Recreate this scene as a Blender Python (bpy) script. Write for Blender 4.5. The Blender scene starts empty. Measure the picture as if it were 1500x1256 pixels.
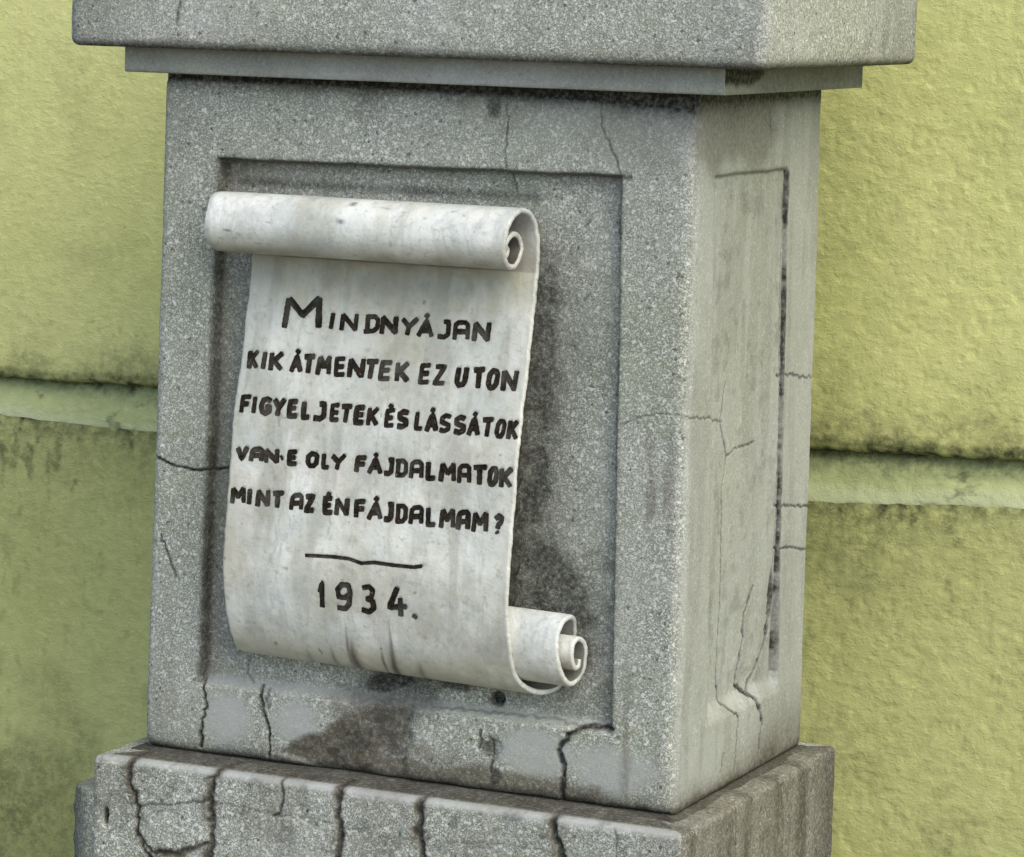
import bpy, math, random
import numpy as np
from mathutils import Matrix, Vector

random.seed(7)
scene = bpy.context.scene
COL = scene.collection
R = math.radians

# ------------------------------------------------------------------ camera
cam_data = bpy.data.cameras.new('camera')
cam = bpy.data.objects.new('camera', cam_data)
COL.objects.link(cam)
yaw, pitch, roll = -0.4593, 0.1296, 0.0256
fwd = Vector((math.sin(yaw)*math.cos(pitch), math.cos(yaw)*math.cos(pitch), -math.sin(pitch)))
rgt = Vector((math.cos(yaw), -math.sin(yaw), 0))
upv = rgt.cross(fwd)
r2 = math.cos(roll)*rgt + math.sin(roll)*upv
u2 = -math.sin(roll)*rgt + math.cos(roll)*upv
cam.matrix_world = Matrix(((r2.x, u2.x, -fwd.x, 1.4999),
                           (r2.y, u2.y, -fwd.y, -3.3384),
                           (r2.z, u2.z, -fwd.z, 0.1156),
                           (0, 0, 0, 1)))
cam_data.sensor_width = 36
cam_data.lens = 5.2452/1.5*36
cam_data.shift_x = 0.3416/1.5
cam_data.shift_y = 0.0149/1.5
cam_data.clip_start = 0.05
cam_data.clip_end = 200
scene.camera = cam

# ------------------------------------------------------------------ daylight (bright overcast)
SUN_EL, SUN_AZ = R(50), R(124)           # azimuth from +Y towards +X
world = bpy.data.worlds.new('World')
scene.world = world
world.use_nodes = True
wn = world.node_tree
sky = wn.nodes.new('ShaderNodeTexSky')
sky.sky_type = 'NISHITA'
sky.sun_disc = False
sky.sun_elevation = SUN_EL
sky.sun_rotation = SUN_AZ
sky.dust_density = 2.2
sky.air_density = 1.0
sky.ozone_density = 1.0
wn.links.new(sky.outputs[0], wn.nodes['Background'].inputs[0])
wn.nodes['Background'].inputs[1].default_value = 0.13
sun_d = bpy.data.lights.new('sun', 'SUN')
sun_d.energy = 1.5
sun_d.angle = R(60)
sun_d.color = (1.0, 0.93, 0.80)
sun = bpy.data.objects.new('sun', sun_d)
COL.objects.link(sun)
sdir = Vector((math.sin(SUN_AZ)*math.cos(SUN_EL), math.cos(SUN_AZ)*math.cos(SUN_EL), math.sin(SUN_EL)))
sun.rotation_euler = sdir.to_track_quat('Z', 'Y').to_euler()
scene.view_settings.view_transform = 'Standard'
scene.view_settings.look = 'None'
scene.view_settings.gamma = 1
scene.view_settings.use_curve_mapping = False
scene.view_settings.exposure = 0.68

# ------------------------------------------------------------------ traced shapes, in metres on their own faces
LETTERS = [('M', -0.1243, 0.0424, -0.2521, -0.2187, 0.0027), ('I', -0.09, 0.0056, -0.2509, -0.2322, 0.0004), ('N', -0.0704, 0.0177, -0.2511, -0.2322, 0.0012), ('D', -0.0444, 0.0154, -0.2512, -0.232, 0.001), ('N', -0.0251, 0.0169, -0.2513, -0.2319, 0.0011), ('Y', -0.0024, 0.0177, -0.2514, -0.2318, 0.0012), ('Á', 0.0164, 0.0167, -0.2515, -0.2318, 0.0011), ('J', 0.0363, 0.0136, -0.2516, -0.2317, 0.0009), ('A', 0.056, 0.0165, -0.2517, -0.2316, 0.0011), ('N', 0.0784, 0.017, -0.2519, -0.2315, 0.0011), ('K', -0.1752, 0.012, -0.2969, -0.2772, 0.0008), ('I', -0.1627, 0.0032, -0.2969, -0.2772, 0.0002), ('K', -0.1484, 0.0157, -0.297, -0.2772, 0.0011), ('Á', -0.1249, 0.0132, -0.2972, -0.2772, 0.0009), ('T', -0.1104, 0.0125, -0.2972, -0.2772, 0.0009), ('M', -0.0931, 0.0155, -0.2974, -0.2772, 0.0011), ('E', -0.0747, 0.0133, -0.2975, -0.2772, 0.0009), ('N', -0.0563, 0.0169, -0.2976, -0.2772, 0.0012), ('T', -0.0392, 0.0138, -0.2977, -0.2772, 0.001), ('E', -0.0231, 0.0138, -0.2978, -0.2772, 0.001), ('K', -0.0045, 0.0152, -0.2979, -0.2772, 0.0011), ('E', 0.0213, 0.0127, -0.2981, -0.2771, 0.0009), ('Z', 0.0376, 0.0136, -0.2982, -0.2771, 0.001), ('U', 0.0622, 0.0129, -0.2983, -0.2771, 0.0009), ('T', 0.081, 0.0131, -0.2984, -0.2771, 0.0009), ('O', 0.0967, 0.0131, -0.2985, -0.2771, 0.0009), ('N', 0.1148, 0.0157, -0.2986, -0.2771, 0.0011), ('F', -0.178, 0.0124, -0.3425, -0.3234, 0.0009), ('I', -0.1673, 0.0038, -0.3426, -0.3235, 0.0003), ('G', -0.1544, 0.0136, -0.3428, -0.3236, 0.001), ('Y', -0.1389, 0.0138, -0.343, -0.3237, 0.001), ('E', -0.1228, 0.0119, -0.3432, -0.3239, 0.0009), ('L', -0.1076, 0.01, -0.3434, -0.324, 0.0008), ('J', -0.092, 0.0146, -0.3435, -0.3241, 0.0011), ('E', -0.0743, 0.0111, -0.3438, -0.3243, 0.0008), ('T', -0.0612, 0.0123, -0.3439, -0.3244, 0.0009), ('E', -0.0462, 0.0123, -0.3441, -0.3245, 0.0009), ('K', -0.031, 0.0129, -0.3443, -0.3246, 0.001), ('É', -0.0118, 0.0116, -0.3445, -0.3248, 0.0009), ('S', 0.0028, 0.0131, -0.3447, -0.3249, 0.001), ('L', 0.0212, 0.01, -0.3449, -0.3251, 0.0008), ('Á', 0.0354, 0.0133, -0.3451, -0.3252, 0.001), ('S', 0.0501, 0.0129, -0.3452, -0.3253, 0.001), ('S', 0.0665, 0.0135, -0.3454, -0.3254, 0.001), ('Á', 0.0821, 0.0125, -0.3456, -0.3256, 0.001), ('T', 0.0971, 0.0125, -0.3458, -0.3257, 0.001), ('O', 0.1113, 0.011, -0.346, -0.3258, 0.0009), ('K', 0.1246, 0.0112, -0.3461, -0.3259, 0.0009), ('V', -0.1764, 0.0132, -0.3915, -0.3764, 0.0011), ('A', -0.1598, 0.0151, -0.3917, -0.3762, 0.0012), ('N', -0.1424, 0.0157, -0.3919, -0.3761, 0.0013), ('-', -0.1303, 0.0046, -0.392, -0.3759, 0.0004), ('E', -0.1183, 0.012, -0.3922, -0.3758, 0.001), ('O', -0.0949, 0.0139, -0.3924, -0.3756, 0.0011), ('L', -0.0796, 0.0093, -0.3926, -0.3754, 0.0008), ('Y', -0.0653, 0.016, -0.3927, -0.3753, 0.0013), ('F', -0.0399, 0.0134, -0.393, -0.3751, 0.0011), ('Á', -0.0235, 0.0159, -0.3932, -0.3749, 0.0013), ('J', -0.0084, 0.0111, -0.3934, -0.3747, 0.0009), ('D', 0.0062, 0.0135, -0.3935, -0.3746, 0.0011), ('A', 0.023, 0.0147, -0.3937, -0.3744, 0.0012), ('L', 0.0391, 0.0109, -0.3939, -0.3743, 0.0009), ('M', 0.0579, 0.0171, -0.3941, -0.3741, 0.0014), ('A', 0.0763, 0.0145, -0.3943, -0.3739, 0.0012), ('T', 0.093, 0.0154, -0.3945, -0.3737, 0.0013), ('O', 0.1077, 0.0108, -0.3946, -0.3736, 0.0009), ('K', 0.1217, 0.0135, -0.3948, -0.3735, 0.0011), ('M', -0.1776, 0.0164, -0.4368, -0.4191, 0.0014), ('I', -0.1643, 0.0033, -0.437, -0.4192, 0.0003), ('N', -0.1485, 0.0144, -0.4373, -0.4193, 0.0013), ('T', -0.1317, 0.0137, -0.4376, -0.4194, 0.0012), ('A', -0.1093, 0.0146, -0.438, -0.4195, 0.0013), ('Z', -0.0946, 0.0113, -0.4382, -0.4196, 0.001), ('É', -0.0735, 0.0112, -0.4386, -0.4197, 0.001), ('N', -0.0574, 0.0144, -0.4388, -0.4198, 0.0013), ('F', -0.0369, 0.0134, -0.4392, -0.4199, 0.0012), ('Á', -0.0196, 0.0158, -0.4395, -0.4199, 0.0014), ('J', -0.0048, 0.0104, -0.4397, -0.42, 0.0009), ('D', 0.0098, 0.0129, -0.44, -0.4201, 0.0011), ('A', 0.0269, 0.0147, -0.4403, -0.4202, 0.0013), ('L', 0.043, 0.0109, -0.4405, -0.4203, 0.001), ('M', 0.0614, 0.0162, -0.4408, -0.4204, 0.0014), ('A', 0.0791, 0.0139, -0.4411, -0.4205, 0.0013), ('M', 0.0977, 0.0169, -0.4415, -0.4206, 0.0015), ('?', 0.1176, 0.0101, -0.4418, -0.4207, 0.0009), ('1', -0.075, 0.0088, -0.5366, -0.5067, 0.0009), ('9', -0.0503, 0.0194, -0.537, -0.5062, 0.002), ('3', -0.0222, 0.0177, -0.5373, -0.5056, 0.0018), ('4', 0.0099, 0.0223, -0.5377, -0.5049, 0.0023), ('.', 0.03, 0.0054, -0.538, -0.5045, 0.0006)]
RULE = [(-0.0946, -0.4824), (-0.0794, -0.4815), (-0.0632, -0.4809), (-0.0455, -0.4812), (-0.0308, -0.4845), (-0.0166, -0.4822), (0.0058, -0.483), (0.0279, -0.4829), (0.0366, -0.4809)]
FRONT_CRACKS = [(1.0, 1.3, [(0.0942, 0.0017), (0.0961, -0.029), (0.0945, -0.0668), (0.1025, -0.1042)]), (0.9, 1.2, [(0.1924, 0.0088), (0.1968, -0.0282), (0.207, -0.0481), (0.2148, -0.0613), (0.2184, -0.0794)]), (1.3, 3.0, [(-0.3091, -0.3952), (-0.2832, -0.4048), (-0.269, -0.4095), (-0.2419, -0.4116), (-0.2118, -0.4076)]), (1.2, 1.8, [(-0.2829, -0.4851), (-0.275, -0.5028), (-0.2645, -0.5277)]), (1.7, 3.5, [(-0.2295, -0.6374), (-0.224, -0.6605), (-0.2283, -0.6833), (-0.2293, -0.7095)]), (1.7, 3.5, [(-0.1625, -0.6372), (-0.1569, -0.6639), (-0.149, -0.6851), (-0.15, -0.7095)]), (1.0, 1.2, [(-0.1528, -0.6391), (-0.1506, -0.658)]), (2.4, 4.0, [(0.1779, -0.7209), (0.1796, -0.6851), (0.1735, -0.6645), (0.1826, -0.6457), (0.2023, -0.637), (0.2297, -0.6352)]), (1.5, 2.0, [(0.0876, -0.6534), (0.0867, -0.6714)]), (1.5, 2.0, [(0.1001, -0.6626), (0.1024, -0.6839), (0.1006, -0.6963)]), (0.8, 0.8, [(0.0068, -0.6376), (0.0063, -0.6702), (0.0014, -0.7107)]), (0.7, 0.8, [(0.2268, -0.3248), (0.2447, -0.3165), (0.2698, -0.3104), (0.3021, -0.3107)]), (0.8, 0.8, [(-0.062, -0.6226), (-0.03, -0.6336), (0.0327, -0.6373), (0.0789, -0.6355), (0.155, -0.6339), (0.2001, -0.6371)]), (0.8, 0.8, [(-0.1817, -0.599), (-0.1843, -0.6252), (-0.1742, -0.6352)]), (0.7, 0.7, [(0.2129, -0.1054), (0.2191, -0.1868), (0.2186, -0.2828), (0.2202, -0.3792)]), (0.8, 0.6, [(0.0817, -0.0022), (0.0838, -0.0192)])]
SIDE_CRACKS = [(0.9, 1.2, [(-0.0137, -0.3108), (0.0566, -0.3185), (0.113, -0.3277)]), (1.1, 1.8, [(0.2772, -0.2947), (0.3278, -0.2992), (0.3422, -0.3035), (0.399, -0.3071)]), (1.2, 1.8, [(0.2872, -0.4364), (0.3431, -0.444), (0.4005, -0.4518)]), (1.2, 1.8, [(0.2914, -0.4842), (0.326, -0.4873), (0.3978, -0.4999)]), (1.2, 1.8, [(0.1185, -0.2875), (0.109, -0.3287), (0.1303, -0.3662), (0.1199, -0.4003), (0.1339, -0.5302), (0.1386, -0.6028), (0.1457, -0.6256), (0.1868, -0.6473), (0.1827, -0.6831), (0.1806, -0.701)]), (1.0, 1.4, [(0.1303, -0.3662), (0.1549, -0.3603), (0.215, -0.3596)]), (2.3, 3.6, [(0.2355, -0.5176), (0.2146, -0.5423), (0.2162, -0.5718), (0.2072, -0.6033), (0.2069, -0.6179), (0.2399, -0.636), (0.2613, -0.6642), (0.2539, -0.6926)]), (2.3, 3.6, [(0.2912, -0.5167), (0.2924, -0.5764), (0.2566, -0.6115), (0.2327, -0.6318)]), (4.0, 4, [(0.2917, -0.5205), (0.2917, -0.5539), (0.2873, -0.5718)]), (1.0, 1.4, [(0.2175, 0.0019), (0.2246, -0.0511)]), (1.4, 1.5, [(0.1375, -0.6965), (0.1439, -0.6795)]), (1.3, 1.5, [(0.3878, -0.6829), (0.3995, -0.7157)]), (1.0, 1.2, [(0.2815, -0.0781), (0.2779, -0.2004), (0.291, -0.3472), (0.2931, -0.48), (0.2945, -0.5246)])]
BASE_CRACKS = [(2.0, 4, [(-0.2931, -0.7172), (-0.2923, -0.7484), (-0.281, -0.7707), (-0.2828, -0.8008), (-0.2639, -0.8281), (-0.2525, -0.8549)]), (1.2, 1.6, [(-0.2794, -0.7705), (-0.2654, -0.7658), (-0.2465, -0.7648), (-0.2017, -0.7547)]), (1.8, 2.4, [(-0.2795, -0.8004), (-0.2642, -0.8177), (-0.2312, -0.8163), (-0.2086, -0.8043), (-0.1957, -0.7989)]), (3.0, 4, [(-0.1896, -0.7193), (-0.1969, -0.7511), (-0.1921, -0.78), (-0.196, -0.8189), (-0.1908, -0.8612)]), (1.5, 2.6, [(-0.1125, -0.7185), (-0.1102, -0.7437), (-0.1138, -0.7566), (-0.1217, -0.7605)]), (0.8, 0.8, [(-0.1968, -0.7548), (-0.1612, -0.7554), (-0.1209, -0.759), (-0.0892, -0.7563), (-0.0496, -0.7585)]), (2.8, 5, [(-0.0454, -0.7174), (-0.0469, -0.7465), (-0.044, -0.7642), (-0.0454, -0.7956), (-0.0416, -0.8402)]), (3.3, 6, [(0.047, -0.7215), (0.0449, -0.7504), (0.0513, -0.7811), (0.0508, -0.8344)]), (3.6, 6, [(0.1916, -0.72), (0.1952, -0.7378), (0.2065, -0.7602), (0.2114, -0.8117)]), (0.7, 0.6, [(-0.044, -0.7621), (0.0052, -0.765), (0.0667, -0.7619), (0.1572, -0.7555), (0.1982, -0.7571)]), (1.0, 1.2, [(0.2593, -0.7245), (0.2642, -0.7552)])]
BASE_SIDE_CRACKS = [(1.2, 1.5, [(0.249, -0.7285), (0.2612, -0.7681), (0.2649, -0.8288)]), (1.0, 1.2, [(0.4033, -0.7431), (0.424, -0.8013), (0.4308, -0.8649)]), (0.9, 1, [(0.1061, -0.7222), (0.1111, -0.7953)])]
CAP_CRACKS = [(1.4, 2.0, [(-0.2499, 0.1124), (-0.2532, 0.0844), (-0.2566, 0.0591)])]

# ------------------------------------------------------------------ numpy noise
def vnoise(x, y, seed=0):
    xi = np.floor(x).astype(np.int64); yi = np.floor(y).astype(np.int64)
    xf = x-xi; yf = y-yi
    def h(a, b):
        n = (a*374761393 + b*668265263 + seed*1442695041) & 0xffffffff
        n = ((n ^ (n >> 13))*1274126177) & 0xffffffff
        n = n ^ (n >> 16)
        return (n & 0xffff)/65535.0
    u = xf*xf*(3-2*xf); v = yf*yf*(3-2*yf)
    return (h(xi, yi)*(1-u)+h(xi+1, yi)*u)*(1-v) + (h(xi, yi+1)*(1-u)+h(xi+1, yi+1)*u)*v
def fbm(x, y, scale, octv=4, seed=0):
    a, s, t = 1.0, 0.0, 0.0
    for o in range(octv):
        s = s + a*vnoise(x*scale+17.3*o, y*scale+5.1*o, seed+o); t += a
        a *= 0.5; scale *= 2.03
    return s/t*2-1
def sstep(x, a, b):
    t = np.clip((x-a)/(b-a), 0, 1)
    return t*t*(3-2*t)

def jitter(pts, amp, rng, step=0.006):
    out = []
    for (ax, az), (bx, bz) in zip(pts[:-1], pts[1:]):
        L = math.hypot(bx-ax, bz-az); n = max(1, int(L/step))
        for i in range(n):
            t = i/n
            k = 0 if i == 0 else 1
            out.append((ax+(bx-ax)*t+rng.uniform(-amp, amp)*k, az+(bz-az)*t+rng.uniform(-amp, amp)*k))
    out.append(pts[-1])
    return out

def carve(X, Z, cracks, seed=1):
    """groove depth (m) and darkness of a set of cracks on a face"""
    depth = np.zeros_like(X); dark = np.zeros_like(X)
    rng = random.Random(seed)
    wob = 0.35+0.75*vnoise(X*110, Z*70, 77)+.7*vnoise(X*420, Z*300, 78)
    for (w, d, pts) in cracks:
        w = w/1000; d = d/1000
        P = jitter(pts, 0.0014+.25*w, rng, .0045)
        best = np.full(X.shape, 9.0)
        for i, ((ax, az), (bx, bz)) in enumerate(zip(P[:-1], P[1:])):
            m = (X > min(ax, bx)-4*w) & (X < max(ax, bx)+4*w) & (Z > min(az, bz)-4*w) & (Z < max(az, bz)+4*w)
            if not m.any(): continue
            x = X[m]; z = Z[m]; L2 = (bx-ax)**2+(bz-az)**2+1e-12
            t = np.clip(((x-ax)*(bx-ax)+(z-az)*(bz-az))/L2, 0, 1)
            best[m] = np.minimum(best[m], np.hypot(x-ax-t*(bx-ax), z-az-t*(bz-az)))
        ww = w*wob
        depth = np.maximum(depth, d*np.exp(-(best/ww)**4))
        k = min(1.0, 0.35+d*260)
        dark = np.maximum(dark, k*np.exp(-(best/(ww*1.2))**3))
    return depth, dark

def ragged_polygon(X, Z, P, soft, seed):
    ins = np.zeros(X.shape, bool); dist = np.full(X.shape, 9.0)
    for (ax, az), (bx, bz) in zip(P, P[1:]+P[:1]):
        c = (az > Z) != (bz > Z)
        with np.errstate(divide='ignore', invalid='ignore'):
            xi = (bx-ax)*(Z-az)/(bz-az+1e-12)+ax
        ins ^= c & (X < xi)
        L2 = (bx-ax)**2+(bz-az)**2
        t = np.clip(((X-ax)*(bx-ax)+(Z-az)*(bz-az))/L2, 0, 1)
        dist = np.minimum(dist, np.hypot(X-ax-t*(bx-ax), Z-az-t*(bz-az)))
    d = np.where(ins, dist, -dist)+.007*fbm(X, Z, 45, 5, seed)
    return sstep(d, -soft*.5, soft)

def blob(X, Z, cx, cz, rx, rz, seed=0, rough=0.5, scale=40):
    """ragged patch, 1 inside and 0 outside"""
    d = np.sqrt(((X-cx)/rx)**2+((Z-cz)/rz)**2) + rough*fbm(X, Z, scale, 4, seed)
    return 1-sstep(d, 0.55, 1.15)

# ------------------------------------------------------------------ node helpers
def newmat(name):
    m = bpy.data.materials.new(name); m.use_nodes = True
    return m, m.node_tree, m.node_tree.nodes['Principled BSDF']
class NT:
    def __init__(s, nt): s.nt = nt
    def n(s, t, **kw):
        o = s.nt.nodes.new(t)
        for k, v in kw.items(): setattr(o, k, v)
        return o
    def l(s, a, b): s.nt.links.new(a, b)
    def coord(s, scale=(1, 1, 1), off=(0, 0, 0)):
        c = s.n('ShaderNodeTexCoord'); m = s.n('ShaderNodeMapping')
        m.inputs['Scale'].default_value = scale; m.inputs['Location'].default_value = off
        s.l(c.outputs['Object'], m.inputs[0]); return m.outputs[0]
    def noise(s, vec, scale, detail=4, rough=0.55, dist=0):
        o = s.n('ShaderNodeTexNoise'); s.l(vec, o.inputs['Vector'])
        o.inputs['Scale'].default_value = scale; o.inputs['Detail'].default_value = detail
        o.inputs['Roughness'].default_value = rough; o.inputs['Distortion'].default_value = dist
        return o.outputs['Fac']
    def vor(s, vec, scale, feature='F1', out='Color'):
        o = s.n('ShaderNodeTexVoronoi', feature=feature); s.l(vec, o.inputs['Vector'])
        o.inputs['Scale'].default_value = scale; return o.outputs[out]
    def ramp(s, fac, stops, interp='LINEAR'):
        o = s.n('ShaderNodeValToRGB'); o.color_ramp.interpolation = interp
        e = o.color_ramp.elements
        while len(e) < len(stops): e.new(0.5)
        for q, (p, c) in zip(e, stops):
            q.position = p; q.color = (c, c, c, 1) if isinstance(c, (int, float)) else (*c, 1)
        s.l(fac, o.inputs[0]); return o.outputs[0]
    def mix(s, fac, a, b, mode='MIX'):
        o = s.n('ShaderNodeMix', data_type='RGBA', blend_type=mode)
        for sock, v in ((o.inputs[0], fac), (o.inputs[6], a), (o.inputs[7], b)):
            if isinstance(v, (int, float)):
                sock.default_value = v if sock == o.inputs[0] else (v, v, v, 1)
            elif isinstance(v, tuple): sock.default_value = (*v, 1)
            else: s.l(v, sock)
        return o.outputs[2]
    def math(s, op, a, b=0.0, clamp=False):
        o = s.n('ShaderNodeMath', operation=op, use_clamp=clamp)
        for sock, v in ((o.inputs[0], a), (o.inputs[1], b)):
            if isinstance(v, (int, float)): sock.default_value = v
            else: s.l(v, sock)
        return o.outputs[0]
    def attr(s, name='wear_shading'):
        a = s.n('ShaderNodeAttribute', attribute_name=name)
        sp = s.n('ShaderNodeSeparateColor'); s.l(a.outputs['Color'], sp.inputs[0])
        return sp.outputs
    def bump(s, h, strength, dist, prev=None):
        b = s.n('ShaderNodeBump'); b.inputs['Strength'].default_value = strength
        b.inputs['Distance'].default_value = dist; s.l(h, b.inputs['Height'])
        if prev: s.l(prev, b.inputs['Normal'])
        return b.outputs[0]

def concrete(name, green=0.5, grain=1.0, tone=1.0, off=(0, 0, 0)):
    m, nt, bs = newmat(name); N = NT(nt)
    v = N.coord(off=off); vs = N.coord((1, 1, .12), off)
    a = N.attr(); dark, brown, pale = a[0], a[1], a[2]
    g = (.305*tone, .328*tone, .235*tone); b = (.385*tone, .400*tone, .350*tone)
    base = N.mix(N.ramp(N.noise(v, 5.0, 5), [(.40, 0), (.58, 1)]), g, b)
    base = N.mix(N.ramp(N.noise(vs, 26, 4), [(.42, green*.55), (.66, 0)]), base, (.20*tone, .222*tone, .162*tone))
    base = N.mix(N.ramp(N.noise(v, 27, 6, .7), [(.36, .45), (.56, 0)]), base, (.185*tone, .20*tone, .16*tone))
    # aggregate: pale quartz and dark grains set in the cement
    c1 = N.n('ShaderNodeSeparateColor'); N.l(N.vor(v, 620), c1.inputs[0])
    c2 = N.n('ShaderNodeSeparateColor'); N.l(N.vor(v, 950), c2.inputs[0])
    c3 = N.n('ShaderNodeSeparateColor'); N.l(N.vor(v, 330), c3.inputs[0])
    expo = N.math('MULTIPLY', N.math('SUBTRACT', 1.0, N.math('MULTIPLY', pale, .8)), N.ramp(N.noise(v, 11, 3), [(.3, .70), (.6, 1.0)]))
    def grain_mix(base, r, lo, hi, col, amt):
        f = N.ramp(r, [(lo, 0), (hi, 1)])
        return N.mix(N.math('MULTIPLY', N.math('MULTIPLY', f, expo), amt*grain, True), base, col)
    base = grain_mix(base, c2.outputs[0], .50, .92, (.66, .69, .64), .80)
    base = grain_mix(base, c2.outputs[1], .52, .95, (.12, .13, .105), .72)
    base = grain_mix(base, c1.outputs[0], .84, .90, (.82, .84, .80), .52)
    base = grain_mix(base, c1.outputs[1], .86, .94, (.14, .15, .125), .42)
    base = grain_mix(base, c3.outputs[2], .985, .99, (.05, .05, .04), .7)
    base = grain_mix(base, c3.outputs[1], .95, .965, (.80, .80, .75), .6)
    base = N.mix(N.math('MULTIPLY', pale, .62), base, (.46, .478, .475))
    # algae, soot, rust and painted-in shade
    sp = N.ramp(N.noise(v, 190, 4, .7), [(.38, 0), (.58, 1)])
    dk = N.math('MULTIPLY', dark, N.math('ADD', .72, N.math('MULTIPLY', sp, .34)), True)
    bw = N.math('MULTIPLY', brown, N.math('ADD', .62, N.math('MULTIPLY', sp, .4)), True)
    base = N.mix(bw, base, (.105, .088, .058))
    base = N.mix(dk, base, (.028, .027, .022))
    N.l(base, bs.inputs['Base Color'])
    bs.inputs['Roughness'].default_value = .92
    bs.inputs['Specular IOR Level'].default_value = .25
    h1 = N.bump(N.noise(v, 560, 3, .7), .7*grain, .0010)
    h2 = N.bump(c1.outputs[0], .30*grain, .0009, h1)
    h3 = N.bump(N.noise(v, 90, 4, .6), .5, .0016, h2)
    N.l(h3, bs.inputs['Normal'])
    return m

def marble():
    m, nt, bs = newmat('weathered_marble'); N = NT(nt)
    v = N.coord(); vs = N.coord((1, 1, .28))
    a = N.attr(); dark, brown, yel = a[0], a[1], a[2]
    base = N.mix(N.ramp(N.noise(v, 13, 5, .6, .2), [(.35, 0), (.62, 1)]), (.55, .585, .55), (.80, .815, .75))
    base = N.mix(N.ramp(N.noise(vs, 30, 6, .62, .5), [(.50, 0), (.55, .30), (.60, 0)]), base, (.36, .37, .38))
    base = N.mix(N.ramp(N.noise(vs, 19, 6, .68, .5), [(.50, 0), (.70, .75)]), base, (.44, .46, .42))
    base = N.mix(N.ramp(N.noise(v, 8, 5, .7), [(.52, 0), (.68, .40)]), base, (.42, .36, .25))
    base = N.mix(N.ramp(N.noise(v, 120, 5, .7), [(.54, 0), (.70, .6)]), base, (.30, .31, .26))
    base = N.mix(N.ramp(N.noise(v, 210, 3, .7), [(.66, 0), (.74, .6)]), base, (.85, .86, .82))
    st = N.ramp(N.noise(vs, 60, 5, .6), [(.30, .55), (.65, 1)])
    base = N.mix(N.math('MULTIPLY', yel, N.math('MULTIPLY', st, .72), True), base, (.42, .40, .25))
    base = N.mix(N.math('MULTIPLY', brown, st, True), base, (.13, .095, .06))
    base = N.mix(N.math('MULTIPLY', dark, .92, True), base, (.045, .043, .036))
    N.l(base, bs.inputs['Base Color'])
    bs.inputs['Roughness'].default_value = .34
    bs.inputs['Specular IOR Level'].default_value = .5
    h1 = N.bump(N.noise(v, 260, 4, .65), .35, .0006)
    h2 = N.bump(N.noise(v, 38, 5, .65), .6, .0026, h1)
    N.l(h2, bs.inputs['Normal'])
    return m

def paint_mat():
    m, nt, bs = newmat('flaking_black_paint'); N = NT(nt)
    v = N.coord()
    base = N.mix(N.ramp(N.noise(v, 170, 4, .7), [(.36, 0), (.60, 1)]), (.010, .009, .007), (.034, .027, .018))
    base = N.mix(N.ramp(N.noise(v, 330, 4, .7), [(.62, 0), (.70, .7)]), base, (.25, .23, .18))
    base = N.mix(N.ramp(N.noise(v, 30, 3, .6), [(.48, 0), (.68, .6)]), base, (.115, .11, .095))
    N.l(base, bs.inputs['Base Color']); bs.inputs['Roughness'].default_value = .95; bs.inputs['Specular IOR Level'].default_value = .1
    return m

def plaster(name, ca, cb, dirtc):
    m, nt, bs = newmat(name); N = NT(nt)
    v = N.coord(); vs = N.coord((1, 1, .3)); vh = N.coord((.65, 1, 1))
    a = N.attr(); dark, dirt, pale = a[0], a[1], a[2]
    base = N.mix(N.ramp(N.noise(v, 3.2, 5, .6), [(.35, 0), (.65, 1)]), ca, cb)
    base = N.mix(N.ramp(N.noise(v, 55, 5, .65), [(.36, .30), (.62, 0)]), base, tuple(c*.72 for c in ca))
    base = N.mix(N.ramp(N.noise(v, 130, 4, .65), [(.58, 0), (.75, .4)]), base, tuple(min(1, c*1.3) for c in cb))
    base = N.mix(N.ramp(N.noise(v, 150, 5, .75), [(.655, 0), (.71, .8)]), base, tuple(c*.30 for c in dirtc))
    sp = N.ramp(N.noise(v, 85, 6, .75), [(.40, 0), (.60, 1)])
    sv = N.ramp(N.noise(vs, 24, 5, .7), [(.38, .0), (.62, 1)])
    base = N.mix(N.math('MULTIPLY', pale, .7, True), base, (.52, .56, .36))
    base = N.mix(N.math('MULTIPLY', N.math('MULTIPLY', dirt, sv), .75, True), base, dirtc)
    base = N.mix(N.math('MULTIPLY', N.math('MULTIPLY', dirt, sp), .7, True), base, tuple(c*.55 for c in dirtc))
    base = N.mix(N.math('MULTIPLY', dark, N.math('ADD', .45, N.math('MULTIPLY', sp, .6)), True), base, (.035, .038, .020))
    N.l(base, bs.inputs['Base Color'])
    bs.inputs['Roughness'].default_value = .82; bs.inputs['Specular IOR Level'].default_value = .25
    h1 = N.bump(N.noise(v, 380, 3, .65), .7, .0010)
    h2 = N.bump(N.ramp(N.noise(vh, 135, 4, .6, 0), [(.48, 0), (.64, 1)]), .34, .0011, h1)
    rg = N.ramp(N.noise(v, 1.1, 2), [(.38, .08), (.60, .28)])
    h3 = N.bump(N.noise(vh, 48, 3, .5), .5, .0018, h2)
    N.l(rg, h3.node.inputs['Strength'])
    N.l(h3, bs.inputs['Normal'])
    return m

M_SHAFT = concrete('shaft_concrete', .55, .95)
M_CAP = concrete('cap_concrete', .08, 1.3, 1.08, (3, 1, 2))
M_MOULD = concrete('moulding_concrete', .3, .65, 1.12, (1, 5, 2))
M_BASE = concrete('base_concrete', .55, 1.15, .96, (5, 2, 7))
M_MORTAR = concrete('crumbling_mortar', .8, .6, .5, (2, 9, 1))
M_MARBLE = marble()
M_PAINT = paint_mat()
M_UPPER = plaster('upper_green_plaster', (.60, .62, .235), (.69, .70, .30), (.26, .28, .125))
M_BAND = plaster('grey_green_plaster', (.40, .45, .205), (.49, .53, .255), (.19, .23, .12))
M_LOWER = plaster('lower_green_plaster', (.48, .505, .195), (.56, .58, .245), (.21, .23, .10))

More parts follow.
